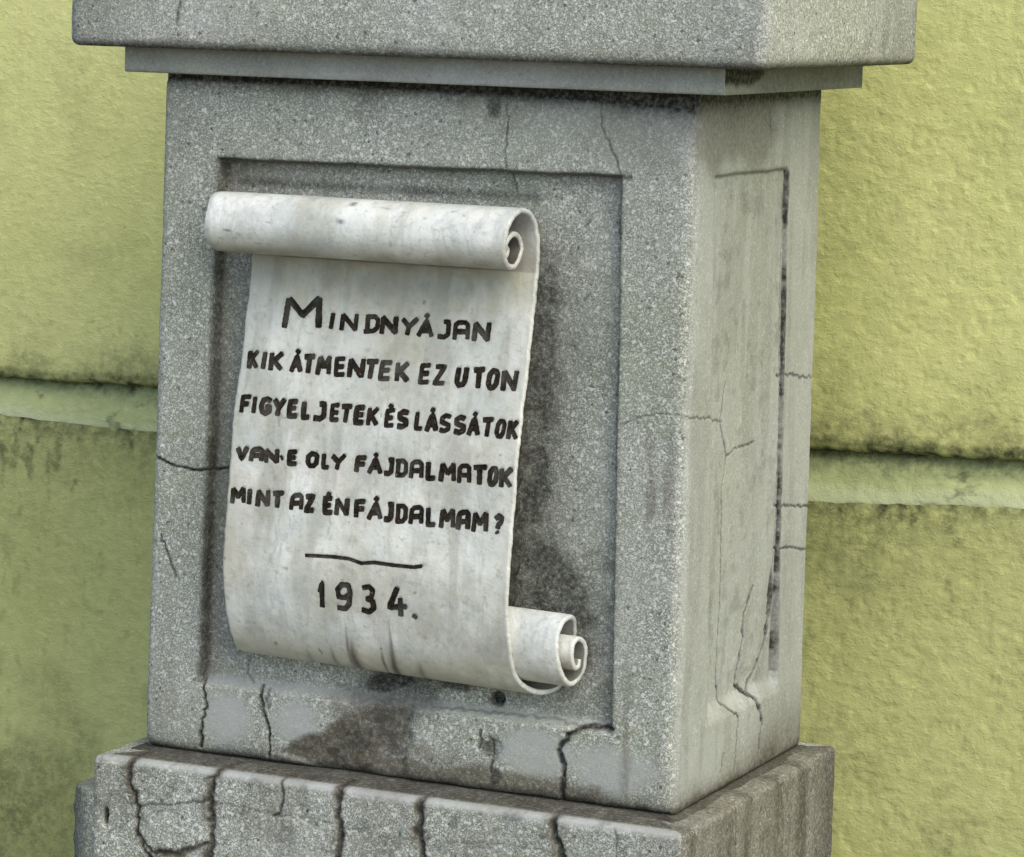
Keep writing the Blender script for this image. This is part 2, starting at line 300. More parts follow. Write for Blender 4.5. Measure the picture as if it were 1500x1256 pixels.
# ------------------------------------------------------------------ object helpers
def tag(o, label, cat, group=None):
    o['label'] = label; o['category'] = cat
    if group: o['group'] = group
def empty(name, loc=(0, 0, 0)):
    o = bpy.data.objects.new(name, None); o.location = loc; COL.objects.link(o); return o
def mesh_obj(name, verts, faces, mat, parent=None, attr=None, smooth=True):
    me = bpy.data.meshes.new(name)
    V = np.asarray(verts, dtype=np.float32)
    if isinstance(faces, np.ndarray):
        me.vertices.add(len(V)); me.vertices.foreach_set('co', V.ravel())
        nf = len(faces)
        me.loops.add(nf*4); me.loops.foreach_set('vertex_index', faces.astype(np.int32).ravel())
        me.polygons.add(nf); me.polygons.foreach_set('loop_start', np.arange(0, nf*4, 4, dtype=np.int32))
        me.polygons.foreach_set('loop_total', np.full(nf, 4, dtype=np.int32))
        me.update(calc_edges=True)
    else:
        me.from_pydata([tuple(map(float, p)) for p in V], [], faces)
    if smooth:
        me.polygons.foreach_set('use_smooth', np.ones(len(me.polygons), dtype=bool))
    if attr is not None:
        at = me.color_attributes.new('wear_shading', 'FLOAT_COLOR', 'POINT')
        c = np.ones((len(V), 4), dtype=np.float32); c[:, :3] = np.clip(attr, 0, 1)
        at.data.foreach_set('color', c.ravel())
    me.materials.append(mat)
    me.validate()
    o = bpy.data.objects.new(name, me); COL.objects.link(o)
    if parent:
        o.parent = parent
        o.matrix_parent_inverse = Matrix.Translation(-parent.location)
    return o
def grid_faces(nr, nc, wrap=False, base=0):
    c = nc if wrap else nc-1
    i = np.arange(nr-1)[:, None]; j = np.arange(c)[None, :]
    a = i*nc+j; b = i*nc+(j+1) % nc
    return np.stack([a, b, b+nc, a+nc], -1).reshape(-1, 4)+base

def spaced(a, b, fine, lo=None, hi=None, coarse=.02):
    """samples from a to b, fine between lo and hi"""
    if lo is None: lo, hi = a, b
    parts = []
    if lo > a: parts.append(np.linspace(a, lo, max(2, int((lo-a)/coarse)+1))[:-1])
    parts.append(np.linspace(lo, hi, max(2, int((hi-lo)/fine)+1)))
    if b > hi: parts.append(np.linspace(hi, b, max(2, int((b-hi)/coarse)+1))[1:])
    return np.concatenate(parts)

def wrapped_block(name, xl, xr, yf, yb, prof, mat, parent, relief, corner=.006, fine=.0013, post=None, arcs=6):
    """Rounded rectangular block: rows follow prof [(outset, z)], columns run round the four faces.
    relief(face, X, Y, Z) -> (outward displacement, wear rgb).  face 1 = front, 2 = right, 0 = left, 3 = back."""
    px, py, nx, ny, fc = [], [], [], [], []
    r = corner
    def arc(cx, cy, a0, a1, f0, f1):
        for i in range(1, arcs):
            t = i/arcs; a = R(a0+(a1-a0)*t)
            px.append(cx+r*math.cos(a)); py.append(cy+r*math.sin(a)); nx.append(math.cos(a)); ny.append(math.sin(a)); fc.append(f0 if t < .5 else f1)
    for y in spaced(-(yb-r), -(yf+r), .02, -(yb-r)+.01, -(yf+r), .02):
        px.append(xl); py.append(-y); nx.append(-1); ny.append(0); fc.append(0)
    arc(xl+r, yf+r, 180, 270, 0, 1)
    for x in spaced(xl+r, xr-r, fine): px.append(x); py.append(yf); nx.append(0); ny.append(-1); fc.append(1)
    arc(xr-r, yf+r, -90, 0, 1, 2)
    for y in spaced(yf+r, yb-r, fine): px.append(xr); py.append(y); nx.append(1); ny.append(0); fc.append(2)
    arc(xr-r, yb-r, 0, 90, 2, 3)
    for x in spaced(-(xr-r), -(xl+r), .04): px.append(-x); py.append(yb); nx.append(0); ny.append(1); fc.append(3)
    arc(xl+r, yb-r, 90, 180, 3, 0)
    px, py, nx, ny, fc = map(np.array, (px, py, nx, ny, fc))
    off = np.array([p[0] for p in prof]); zz = np.array([p[1] for p in prof])
    n, mrows = len(px), len(prof)
    OFF, NX = np.meshgrid(off, nx, indexing='ij'); Z, NY = np.meshgrid(zz, ny, indexing='ij')
    X0 = np.tile(px, (mrows, 1)); Y0 = np.tile(py, (mrows, 1)); FC = np.tile(fc, (mrows, 1))
    D = np.zeros_like(X0); W = np.zeros(X0.shape+(3,))
    for f in (0, 1, 2, 3):
        m = FC == f
        d, w = relief(f, X0[m], Y0[m], Z[m])
        D[m] = d; W[m] = w
    cx, cy = (xl+xr)/2, (yf+yb)/2
    # outsets beyond the faces shrink towards the middle for top and bottom caps
    X = X0+NX*(OFF+D); Y = Y0+NY*(OFF+D)
    ins = np.maximum(-OFF, 0)
    X = np.where(OFF < 0, np.clip(X, xl+ins, xr-ins), X)
    Y = np.where(OFF < 0, np.clip(Y, yf+ins, yb-ins), Y)
    for k in range(mrows):
        if off[k] < -.08:
            X[k] = cx+(px-cx)*.02; Y[k] = cy+(py-cy)*.02
    if post: X, Y, Z = post(X, Y, Z)
    V = np.stack([X, Y, Z], -1).reshape(-1, 3)
    F = grid_faces(mrows, n, True)
    return mesh_obj(name, V, F[:, ::1], mat, parent, W.reshape(-1, 3))

# ------------------------------------------------------------------ ground in front of and behind the pedestal
def ground():
    xs = np.linspace(-6, 6, 90); ys = np.linspace(-6, .645, 60)
    X, Y = np.meshgrid(xs, ys); Zg = -1.42+.004*fbm(X, Y, 3, 4, 9)
    m, nt, bs = newmat('worn_paving'); N = NT(nt); v = N.coord()
    c = N.mix(N.noise(v, 8, 6, .6), (.16, .155, .14), (.26, .255, .235))
    N.l(c, bs.inputs['Base Color']); bs.inputs['Roughness'].default_value = .9
    N.l(N.bump(N.noise(v, 120, 4, .6), .5, .003), bs.inputs['Normal'])
    o = mesh_obj('ground', np.stack([X, Y, Zg], -1).reshape(-1, 3), grid_faces(60, 90), m)
    o['kind'] = 'structure'
ground()

# ------------------------------------------------------------------ green wall behind
def build_wall():
    root = empty('house_wall', (0, .63, -1.42))
    tag(root, 'green plastered wall with a horizontal groove, behind the stone pedestal', 'wall')
    Y0 = .62
    def edge_up(x): return np.interp(x, [-.9, -.64, -.3, .23, .48, .7], [-.4147, -.4113, -.4150, -.4186, -.4113, -.411])+.0022*fbm(x, x*0, 9, 5, 3)+.0012*fbm(x, x*0, 60, 4, 5)
    def edge_lo(x): return .0022*fbm(x, x*0, 45, 4, 14)+np.interp(x, [-.95, -.86, -.64, -.2, .234, .364, .482, .7], [-.4600, -.4606, -.4652, -.470, -.4775, -.4699, -.4648, -.463])+.002*fbm(x, x*0, 12, 5, 13)
    xs = spaced(-4, 4, .0024, -.92, .56, .06)
    X1 = xs[None, :]
    def piece(name, Z, Yd, W, mat):
        X = np.broadcast_to(X1, Z.shape)
        V = np.stack([X, Yd, Z], -1).reshape(-1, 3)
        return mesh_obj(name, V, grid_faces(Z.shape[0], Z.shape[1]), mat, root, W.reshape(-1, 3))
    def stucco(X, Z): return .0012*fbm(X, Z, 9, 3, 21)+(.0003+.0004*sstep(X, -.3, .4))*(fbm(X*.7, Z, 60, 4, 23)+sstep(fbm(X, Z, 120, 3, 24), .1, .5))
    # upper plaster: face then a ragged overhanging edge turned back into the groove
    t = spaced(0, 2.6, .0026, 0, .56, .06)
    T = t[:, None]
    eu = edge_up(xs)[None, :]
    Zf = eu+.006+T
    Xf = np.broadcast_to(X1, Zf.shape)
    Yf = Y0+stucco(Xf, Zf)+.004*np.exp(-(T/.006)**2)
    k = np.linspace(0, 1, 9)[::-1][:, None]
    lipZ = eu+.006-.006*np.sin(k*math.pi/2); lipY = Yf[0:1]+.024*(1-np.cos(k*math.pi/2))**.8
    lipY = lipY+.0018*fbm(np.broadcast_to(X1, lipZ.shape), lipZ+0*X1, 70, 4, 8)*k
    Z = np.vstack([lipZ[:-1]+0*X1, Zf]); Y = np.vstack([lipY[:-1]+0*X1, Yf])
    X = np.broadcast_to(X1, Z.shape)
    W = np.zeros(Z.shape+(3,))
    dd = Z-(eu+.0)
    rag = .5+.5*fbm(X, Z, 16, 4, 31); rag2 = .5+.5*fbm(X, Z*1.0, 70, 4, 33)
    W[..., 1] = np.clip(np.exp(-dd/.028)*(.2+1.5*rag)+.22*sstep(rag, .5, .75), 0, 1)*.85
    left = 1-sstep(X, -.5, .1)
    W[..., 0] = np.clip(1.1*np.exp(-np.maximum(dd, 0)/(.006+.030*rag*np.interp(X, [-.5, .1, .3, .5], [.7, .8, 1.3, 1.1])))*sstep(rag2, .22, .62), 0, 1)
    specks = sstep(fbm(X, Z, 42, 3, 35), .50, .60)*(.15+.85*np.exp(-np.maximum(dd, 0)/.06))
    W[..., 0] = np.maximum(W[..., 0], specks*.55)
    piece('upper_plaster', Z, Y, W, M_UPPER)
    # groove: back edge painted dark as shadow and a weathered sloping ledge
    el = edge_lo(xs)[None, :]
    s = np.linspace(0, 1, 40)[:, None]
    Zb = el+(eu+.002-el)*s
    Xb = np.broadcast_to(X1, Zb.shape)
    Yb = Y0+.001+.022*s**1.5+.0030*fbm(Xb, Zb*1.6, 16, 4, 41)*np.sin(s*math.pi)+.0016*fbm(Xb, Zb, 70, 4, 43)*np.sin(s*math.pi)**.5
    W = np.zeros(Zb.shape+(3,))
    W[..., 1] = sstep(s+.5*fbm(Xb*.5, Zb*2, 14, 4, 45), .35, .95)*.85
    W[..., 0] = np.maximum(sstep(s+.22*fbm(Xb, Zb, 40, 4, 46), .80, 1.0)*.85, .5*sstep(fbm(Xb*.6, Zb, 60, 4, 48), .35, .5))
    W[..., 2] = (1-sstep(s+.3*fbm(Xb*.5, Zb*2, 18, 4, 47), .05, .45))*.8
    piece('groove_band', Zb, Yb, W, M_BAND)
    # lower plaster
    t = spaced(0, 1.0, .0026, 0, .60, .05)
    Zl = el-t[::-1][:, None]
    Xl = np.broadcast_to(X1, Zl.shape); dl = el-Zl
    Yl = Y0-.0005+stucco(Xl, Zl)*1.1+.0015*np.exp(-(dl/.005)**2)*0
    W = np.zeros(Zl.shape+(3,))
    cloud = .5+.5*fbm(Xl, Zl*1.3, 7, 5, 51)
    W[..., 1] = np.clip(np.exp(-dl/.09)*(1.1*cloud+.1)+.35*sstep(cloud, .5, .78), 0, 1)
    mould = sstep(.6*fbm(Xl, Zl*.6, 10, 4, 53)+.75*fbm(Xl, Zl*.55, 75, 5, 54), .22, .5)
    W[..., 0] = np.clip(mould*(.22+.4*np.exp(-dl/.1))+.75*sstep(.5+.5*fbm(Xl, Zl, 40, 4, 55), .42, .6)*np.exp(-dl/.012), 0, 1)
    low_left = blob(Xl, Zl, -.77, -.96, .09, .16, 57, .8, 14)*.45
    W[..., 0] = np.maximum(W[..., 0], low_left)
    piece('lower_plaster', Zl, Yl, W, M_LOWER)
build_wall()

# ------------------------------------------------------------------ the pedestal
ped = empty('stone_pedestal', (0, .2, -1.42))
tag(ped, 'weathered grey concrete pedestal with recessed panels, projecting cap and cracked base', 'pedestal')

PATCH = [(-0.1445, -0.7044), (-0.1166, -0.6908), (-0.0696, -0.661), (-0.0384, -0.6465), (0.0099, -0.638), (0.0095, -0.6735), (0.0046, -0.714), (-0.0679, -0.7171), (-0.1241, -0.7108)]
PF = [(-.2285, -.0802), (.2195, -.0775), (.2283, -.6367), (-.2320, -.6376)]   # front panel corners (x, z)
PS = [(.0574, -.0755), (.2815, -.0766), (.3070, -.6348), (.0933, -.6300)]     # side panel corners (y, z)
def panel_depth(U, Z, C, depth, widths, seed):
    out = np.ones_like(U); wob = .0011*fbm(U, Z, 28, 4, seed)+.0005*fbm(U, Z, 150, 2, seed+7)
    ds = []
    for i in range(4):
        ax, az = C[i]; bx, bz = C[(i+1) % 4]
        L = math.hypot(bx-ax, bz-az)
        d = ((bx-ax)*(Z-az)-(bz-az)*(U-ax))/L      # positive on one side
        d = -d+wob
        out = out*sstep(d, -widths[i]*.5, widths[i]*.5)
        ds.append(d)
    return out*depth, ds

def shaft_relief(f, X, Y, Z):
    if f == 1:
        U = X
        rec, ds = panel_depth(U, Z, PF, .015, (.004, .003, .013, .003), 101)
        inside = rec/.015
        cd, ck = carve(U, Z, FRONT_CRACKS, 3)
        D = -rec-cd
        D += .0012*fbm(U, Z, 6, 3, 103)+.0005*fbm(U, Z, 45, 4, 105)
        D += -.0011*inside*sstep(fbm(U, Z, 60, 4, 109), 0.0, .6)
        hole = blob(U, Z, .0986, -.6213, .0088, .0088, 111, .25, 120); D -= .010*hole
        D -= .004*blob(U, Z, .1, -.668, .012, .012, 112, .7, 90)
        # spalled plaster below the panel
        brown_patch = ragged_polygon(U, Z, PATCH, .006, 113)*(1-inside)
        D -= .003*brown_patch
        edge_w = np.exp(-(Z+.7137)/.012)
        D -= .003*np.exp(-(Z+.7137)/.005)*(.6+.8*(.5+.5*fbm(U, Z*0, 40, 4, 115)))
        W = np.zeros(X.shape+(3,))
        n1 = .5+.5*fbm(U, Z, 18, 5, 121); n2 = .5+.5*fbm(U, Z, 70, 4, 123); n3 = .5+.5*fbm(U*1.0, Z*.14, 45, 4, 125)
        # soot and painted gap shadow under the moulding, strongest at the right
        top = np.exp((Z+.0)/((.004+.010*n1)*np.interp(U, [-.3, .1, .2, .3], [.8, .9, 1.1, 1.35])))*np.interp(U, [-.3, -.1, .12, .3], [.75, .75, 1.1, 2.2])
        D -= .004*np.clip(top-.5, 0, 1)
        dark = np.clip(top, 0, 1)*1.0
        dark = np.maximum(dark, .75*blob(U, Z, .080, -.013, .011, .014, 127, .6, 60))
        dark = np.maximum(dark, ck)
        dl, dr, dt, db = ds[3], ds[1], ds[0], ds[2]
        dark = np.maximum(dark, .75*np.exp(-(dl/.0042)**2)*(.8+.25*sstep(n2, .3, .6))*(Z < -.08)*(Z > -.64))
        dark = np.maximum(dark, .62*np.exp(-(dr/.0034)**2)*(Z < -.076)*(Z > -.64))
        dark = np.maximum(dark, .75*np.exp(-(dt/.0034)**2)*(np.abs(U) < .232))  # shadow line of the panel's top edge, painted in
        # algae and painted-in contact shadows inside the panel
        ins = inside
        dark = np.maximum(dark, .72*np.exp(-((Z+.1035+.03*0*U)/.0055)**2)*sstep(U, -.225, -.2)*(1-sstep(U, .12, .145))*(.6+.5*n1))  # shadow in the gap above the upper roll, painted dark
        dark = np.maximum(dark, .85*np.exp(-((Z+.500)/.007)**2)*sstep(U, .12, .13)*(1-sstep(U, .17, .19)))  # same kind of shadow painted above the lower roll
        olive = .62*np.exp(-dt/.03)*np.interp(U, [-.23, -.05, .1, .22], [1.0, .55, .25, .45])+.55*np.exp(-dl/.035)
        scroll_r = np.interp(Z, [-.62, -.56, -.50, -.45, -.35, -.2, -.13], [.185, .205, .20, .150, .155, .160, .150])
        band = np.exp(-np.maximum(U-scroll_r+.012, 0)/(.013+.016*n1))*(U > .09)*sstep(Z, -.63, -.56)*sstep(-Z, .11, .2)  # mostly dirt, with the shade beside the scroll painted in
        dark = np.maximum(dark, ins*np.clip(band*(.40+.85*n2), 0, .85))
        dark = np.maximum(dark, ins*.40*sstep(n1*.6+n2*.4, .46, .66)*sstep(U, .13, .18)*np.interp(Z, [-.64, -.45, -.3, -.2, -.1], [1, 1, .6, .15, .1]))
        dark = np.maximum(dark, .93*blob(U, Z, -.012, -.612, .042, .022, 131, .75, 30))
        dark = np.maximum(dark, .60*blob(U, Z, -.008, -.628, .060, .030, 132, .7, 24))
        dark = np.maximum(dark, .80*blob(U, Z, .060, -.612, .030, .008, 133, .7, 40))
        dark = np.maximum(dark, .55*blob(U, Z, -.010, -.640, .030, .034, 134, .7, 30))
        dark = np.maximum(dark, 1.0*hole)
        dark = np.maximum(dark, .75*blob(U, Z, .098, -.672, .010, .014, 135, .8, 70))
        dark = np.maximum(dark, .8*blob(U, Z, .105, -.700, .006, .010, 136, .8, 70))
        dark = np.maximum(dark, brown_patch*(.10+.50*sstep(n2*.6+n1*.4, .40, .62)))
        brown = brown_patch*(.45+.5*sstep(n1, .3, .6))
        brown = np.maximum(brown, .85*blob(U, Z, -.030, -.655, .045, .025, 137, .8, 24))
        brown = np.maximum(brown, np.clip(edge_w*(.25+1.1*n1), 0, .9)*np.interp(U, [-.3, -.2, 0, .2, .3], [.6, .6, 1, .9, 1]))
        brown = np.maximum(brown, .85*blob(U, Z, .09, -.706, .16, .016, 138, .6, 22))
        dark = np.maximum(dark, np.exp(-(Z+.7160)/(.0018+.0040*sstep(n1, .4, .65)))); brown = np.maximum(brown, .5*blob(U, Z, .02, -.695, .07, .03, 139, .7, 22))
        brown = np.maximum(brown, ins*np.clip(olive, 0, 1))
        brown = np.maximum(brown, .62*sstep(n3, .44, .62)*sstep(U, .232, .25)*sstep(-Z, .25, .45))
        brown = np.maximum(brown, .30*sstep(n3, .5, .7)*sstep(-Z, .5, .7)*(U < -.23))
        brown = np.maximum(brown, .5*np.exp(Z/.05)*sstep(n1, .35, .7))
        belowp = (1-inside)*sstep(-Z, .636, .645)
        pale = belowp*np.maximum.reduce([blob(U, Z, -.200, -.675, .034, .036, 141, .3, 20), blob(U, Z, -.118, -.668, .036, .030, 142, .4, 20), blob(U, Z, .145, -.672, .05, .030, 143, .4, 20), blob(U, Z, .235, -.68, .05, .028, 144, .4, 20)])
        ledge_light = .75*np.exp(-((db-.002)/.0055)**2)*(np.abs(U) < .23)*sstep(n1, .25, .5)  # top-lit ledge highlight painted pale
        pale = np.maximum(pale*.85, ledge_light)
        pale = np.maximum(pale, .45*sstep(-Z, .1, .0)*sstep(U, -.05, .2))
        # worn arris at the right hand corner
        D -= .002*sstep(U, .28, .3)*(.5+.5*fbm(U, Z, 30, 4, 145))
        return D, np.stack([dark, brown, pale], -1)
    if f == 2:
        U = Y
        rec, ds = panel_depth(U, Z, PS, .0042, (.004, .002, .022, .010), 201)
        inside = rec/.0042; rec = rec*(1+1.3*sstep(-Z, .45, .62))
        cd, ck = carve(U, Z, SIDE_CRACKS, 5)
        D = -rec-cd+.0012*fbm(U, Z, 6, 3, 203)+.0006*fbm(U, Z, 40, 4, 205)
        D -= .003*inside*blob(U, Z, .22, -.63, .05, .03, 207, .5, 30)
        n1 = .5+.5*fbm(U, Z, 18, 5, 221); n2 = .5+.5*fbm(U, Z, 70, 4, 223); n3 = .5+.5*fbm(U, Z*.15, 40, 4, 225)
        dark = ck*1.0
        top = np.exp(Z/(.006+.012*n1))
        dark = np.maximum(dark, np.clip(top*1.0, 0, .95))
        dark = np.maximum(dark, 1.1*np.exp(-((ds[1]-.001)/(.0028+.0060*sstep(n1, .50, .72)*sstep(Z, -.3, -.08)))**2)*(Z < -.078)*(Z > -.62)*(.45+.6*sstep(n1*.5+n2*.5, .35, .6)))
        dark = np.maximum(dark, .4*np.exp(-(ds[0]/.003)**2)*(U > .06)*(U < .28))
        dark = np.maximum(dark, .22*sstep(n2*.7+n1*.3, .55, .7)*inside)
        dark = np.maximum(dark, .9*blob(U, Z, .292, -.535, .009, .030, 209, .5, 60))
        dark = np.maximum(dark, .30*np.exp(-((ds[3]-.0)/.005)**2)*(Z < -.08)*(Z > -.62))
        brown = np.clip(np.exp(-(Z+.7137)/(.010+.028*sstep(U, .1, .38)))*(.45+1.1*n1), 0, .95); dark = np.maximum(dark, .6*brown*n2); dark = np.maximum(dark, np.exp(-(Z+.7165)/.0025))
        brown = np.maximum(brown, .55*blob(U, Z, .12, -.03, .16, .045, 231, .6, 16))
        brown = np.maximum(brown, .22*sstep(n3, .5, .7))
        pale = .62*sstep(U+.02*n1, -.005, .03)  # whole side face painted paler, as if catching more sky
        pale = np.maximum(pale, .9*blob(U, Z, .08, -.675, .09, .035, 233, .4, 18))
        pale = np.maximum(pale, .9*np.exp(-((ds[2]-.004)/.008)**2))
        D -= .002*(1-sstep(U, 0, .02))*(.5+.5*fbm(U, Z, 30, 4, 235))
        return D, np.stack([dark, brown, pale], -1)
    z = np.zeros_like(X)
    n = .5+.5*fbm(Y+X, Z, 20, 4, 301)
    return -.002*n*(f == 0), np.stack([.25*n*np.exp(Z/.03), .3*n, z], -1)

def shaft_taper(X, Y, Z):
    k = -Z/.7137
    Xn = np.where(X > 0, X*(1+.0045/.2989*k), X*(1+.0088/.2987*k))
    Yn = np.where(Y > .2, Y+(.0138*k)*(Y-.2)/.195, Y)
    return Xn, Yn, Z
zs = np.linspace(-.7175, .009, 560)
prof = [(-.2, -.7175)]+[(-.004*math.exp(-(z+.7175)/.003), z) for z in zs]+[(-.2, .009)]
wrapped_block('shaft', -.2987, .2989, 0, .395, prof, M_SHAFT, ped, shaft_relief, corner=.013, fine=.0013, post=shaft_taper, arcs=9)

# bed moulding below the cap
def mould_relief(f, X, Y, Z):
    U = np.where(f in (1, 3), X, Y); n1 = .5+.5*fbm(U, Z, 22, 4, 401+f); n2 = .5+.5*fbm(U, Z, 90, 3, 405)
    D = .0008*fbm(U, Z, 12, 3, 403+f)+.0005*fbm(U, Z, 80, 3, 407)
    D = D-.0016*sstep(n2, .6, .75)*(np.exp(-(Z-.008)/.002))
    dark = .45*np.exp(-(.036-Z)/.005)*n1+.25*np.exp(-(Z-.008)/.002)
    if f == 2:
        dark = np.maximum(dark, np.clip(1.25*blob(U, Z, .02, .030, .11, .016, 411, .3, 30), 0, 1))
        dark = np.maximum(dark, .45*sstep(U, .04, .1))  # side face painted darker, as if in shade
    brown = .35*n1+0*Z
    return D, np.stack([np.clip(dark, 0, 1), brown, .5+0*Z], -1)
prof = [(-.2, .0075)]+[(-.05, .0075), (-.02, .0075), (-.0012, .0075), (-.0003, .0082)]+[(0, z) for z in np.linspace(.009, .0365, 16)]+[(-.01, .0372), (-.2, .0372)]
wrapped_block('bed_moulding', -.3327, .3330, -.022, .4206, prof, M_MOULD, ped, mould_relief, corner=.0015, fine=.0022)

# overhanging cap slab
def cap_relief(f, X, Y, Z):
    U = np.where(f in (1, 3), X, Y)
    D = .0012*fbm(U, Z, 7, 3, 501+f)+.0007*fbm(U, Z, 60, 4, 505)-.0010*sstep(fbm(U, Z, 90, 3, 507), .55, .8)
    n1 = .5+.5*fbm(U, Z, 18, 4, 509); n3 = .5+.5*fbm(U, Z*.2, 30, 4, 511)
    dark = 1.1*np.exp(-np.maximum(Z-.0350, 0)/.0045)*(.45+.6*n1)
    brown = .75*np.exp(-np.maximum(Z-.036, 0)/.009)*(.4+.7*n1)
    if f == 1:
        cd, ck = carve(U, Z, CAP_CRACKS, 9); D = D-cd; dark = np.maximum(dark, ck*.7)
        dark = np.maximum(dark, .28*(1-sstep(U, -.38, -.24)))
        dark = np.maximum(dark, .12*sstep(n3, .55, .72))
    if f == 2:
        dark = np.maximum(dark, .22*sstep(U, .25, .42)); dark = np.maximum(dark, .3*sstep(n3, .55, .7)*sstep(U, .2, .3))
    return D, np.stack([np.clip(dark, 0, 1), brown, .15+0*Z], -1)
rr = .009
prof = [(-.2, .0355), (-.078, .0355), (-.05, .0353), (-.028, .0350)]
prof += [(-rr+rr*math.sin(a), .0338+rr-rr*math.cos(a)) for a in np.linspace(0, math.pi/2, 9)]
prof += [(0, z) for z in np.linspace(.0450, .20, 90)]
prof += [(-rr+rr*math.cos(a), .20+rr*math.sin(a)) for a in np.linspace(.2, math.pi/2, 6)]+[(-.05, .212), (-.2, .23)]
wrapped_block('cap_slab', -.3860, .3835, -.051, .4528, prof, M_CAP, ped, cap_relief, corner=.014, fine=.0018)

# mortar bed between shaft and base
def mortar_relief(f, X, Y, Z):
    U = np.where(f in (1, 3), X, Y)
    n1 = .5+.5*fbm(U, Z, 30, 4, 601+f)
    D = .007*fbm(U, Z*0, 22, 5, 603+f)+.0015*fbm(U, Z, 150, 3, 605)
    return D, np.stack([.6*n1+.35, .5+.5*n1, 0*Z], -1)
prof = [(-.2, -.7265), (0.004, -.7265)]+[(.004*(1-t), -.7262+.007*t) for t in np.linspace(0, 1, 7)]+[(-.02, -.7165), (-.2, -.7165)]
wrapped_block('mortar_bed', -.313, .309, -.009, .413, prof, M_MORTAR, ped, mortar_relief, corner=.006, fine=.002)

# base block
def base_relief(f, X, Y, Z):
    U = np.where(f in (1, 3), X, Y)
    n1 = .5+.5*fbm(U, Z, 16, 5, 701+f); n2 = .5+.5*fbm(U, Z, 70, 4, 703); n3 = .5+.5*fbm(U, Z*.15, 34, 4, 705)
    D = .0022*fbm(U, Z, 8, 4, 707+f)+.0010*fbm(U, Z, 50, 4, 709)
    dark = .35*sstep(n2, .55, .75)+0*Z; brown = .30*sstep(n1, .45, .7)+0*Z; pale = 0*Z
    if f == 1:
        cd, ck = carve(U, Z, BASE_CRACKS, 11)
        D = D-cd
        soft, sk = carve(U, Z, [(w*2.1, d, p) for w, d, p in BASE_CRACKS if w > 1.5], 11)
        brown = np.maximum(brown, np.clip(sk*1.3*sstep(n2*.6+n1*.4, .30, .62), 0, .95)); dark = np.maximum(dark, ck*.85)
        topz = sstep(Z, -.72095, -.7205); brown = np.maximum(brown, topz*(.55+.5*n1)); dark = np.maximum(dark, topz*(.25+.75*n2))
        h = blob(U, Z, -.3215, -.786, .0042, .0105, 711, .3, 100); D = D-.008*h; dark = np.maximum(dark, h)
        pale = .95*np.exp(-((Z+.7225)/.0045)**2)*sstep(n1, .15, .4)*(1-topz)  # sky highlight along the top edge, painted pale
        brown = np.maximum(brown, .55*sstep(U, .2, .33)*n1)
    if f == 2:
        cd, ck = carve(U, Z, BASE_SIDE_CRACKS, 13); D = D-cd; dark = np.maximum(dark, ck)
        brown = np.maximum(brown, .50+.45*n3); dark = np.maximum(dark, .45*sstep(n3*.6+n1*.4, .42, .68))
        dark = np.maximum(dark, .5*sstep(U, .34, .42)); brown = np.maximum(brown, sstep(Z, -.722, -.7205)*.7)
    if f == 0:
        bulge = sstep(-Z, .752+.004, .764)*sstep(U, -.050, -.036)
        D = D+.036*bulge+.004*fbm(U, Z, 30, 4, 715)
        brown = .6*n1+0*Z; dark = np.maximum(dark, .5*bulge)  # bulge painted darker, as a shaded face
    return D, np.stack([np.clip(dark, 0, 1), brown, pale], -1)
rb = .007
prof = [(-.2, -.7225), (-.050, -.7225), (-.046, -.7222)]
prof = [(-.2, -1.40), (0, -1.40)]+[(0, z) for z in np.linspace(-1.38, -.93, 10)]+[(0, z) for z in np.linspace(-.925, -.7212-rb, 130)]
prof += [(-rb+rb*math.cos(a), -.7212-rb+rb*math.sin(a)) for a in np.linspace(.15, math.pi/2, 9)]
prof += [(-rb-.004*i, -.7211+.0002*i) for i in range(1, 11)]+[(-.055, -.719), (-.2, -.719)]
wrapped_block('base_block', -.3385, .3330, -.052, .4413, prof, M_BASE, ped, base_relief, corner=.008, fine=.0016, arcs=8)
# wider plinth course at the foot, below the picture
def plinth_relief(f, X, Y, Z):
    U = np.where(f in (1, 3), X, Y); n1 = .5+.5*fbm(U, Z, 16, 5, 801+f)
    return .003*fbm(U, Z, 10, 4, 803), np.stack([.3*n1, .5*n1, 0*Z], -1)
prof = [(-.2, -1.43), (0, -1.43), (0, -1.3), (0, -1.19), (-.003, -1.184), (-.03, -1.18), (-.2, -1.178)]
wrapped_block('plinth_course', -.40, .40, -.115, .505, prof, M_BASE, ped, plinth_relief, corner=.01, fine=.01)

# ------------------------------------------------------------------ marble scroll
scroll = empty('marble_scroll', (-.03, -.02, -.40))
tag(scroll, 'white marble scroll plaque with black carved Hungarian text dated 1934, on the pedestal front', 'plaque')

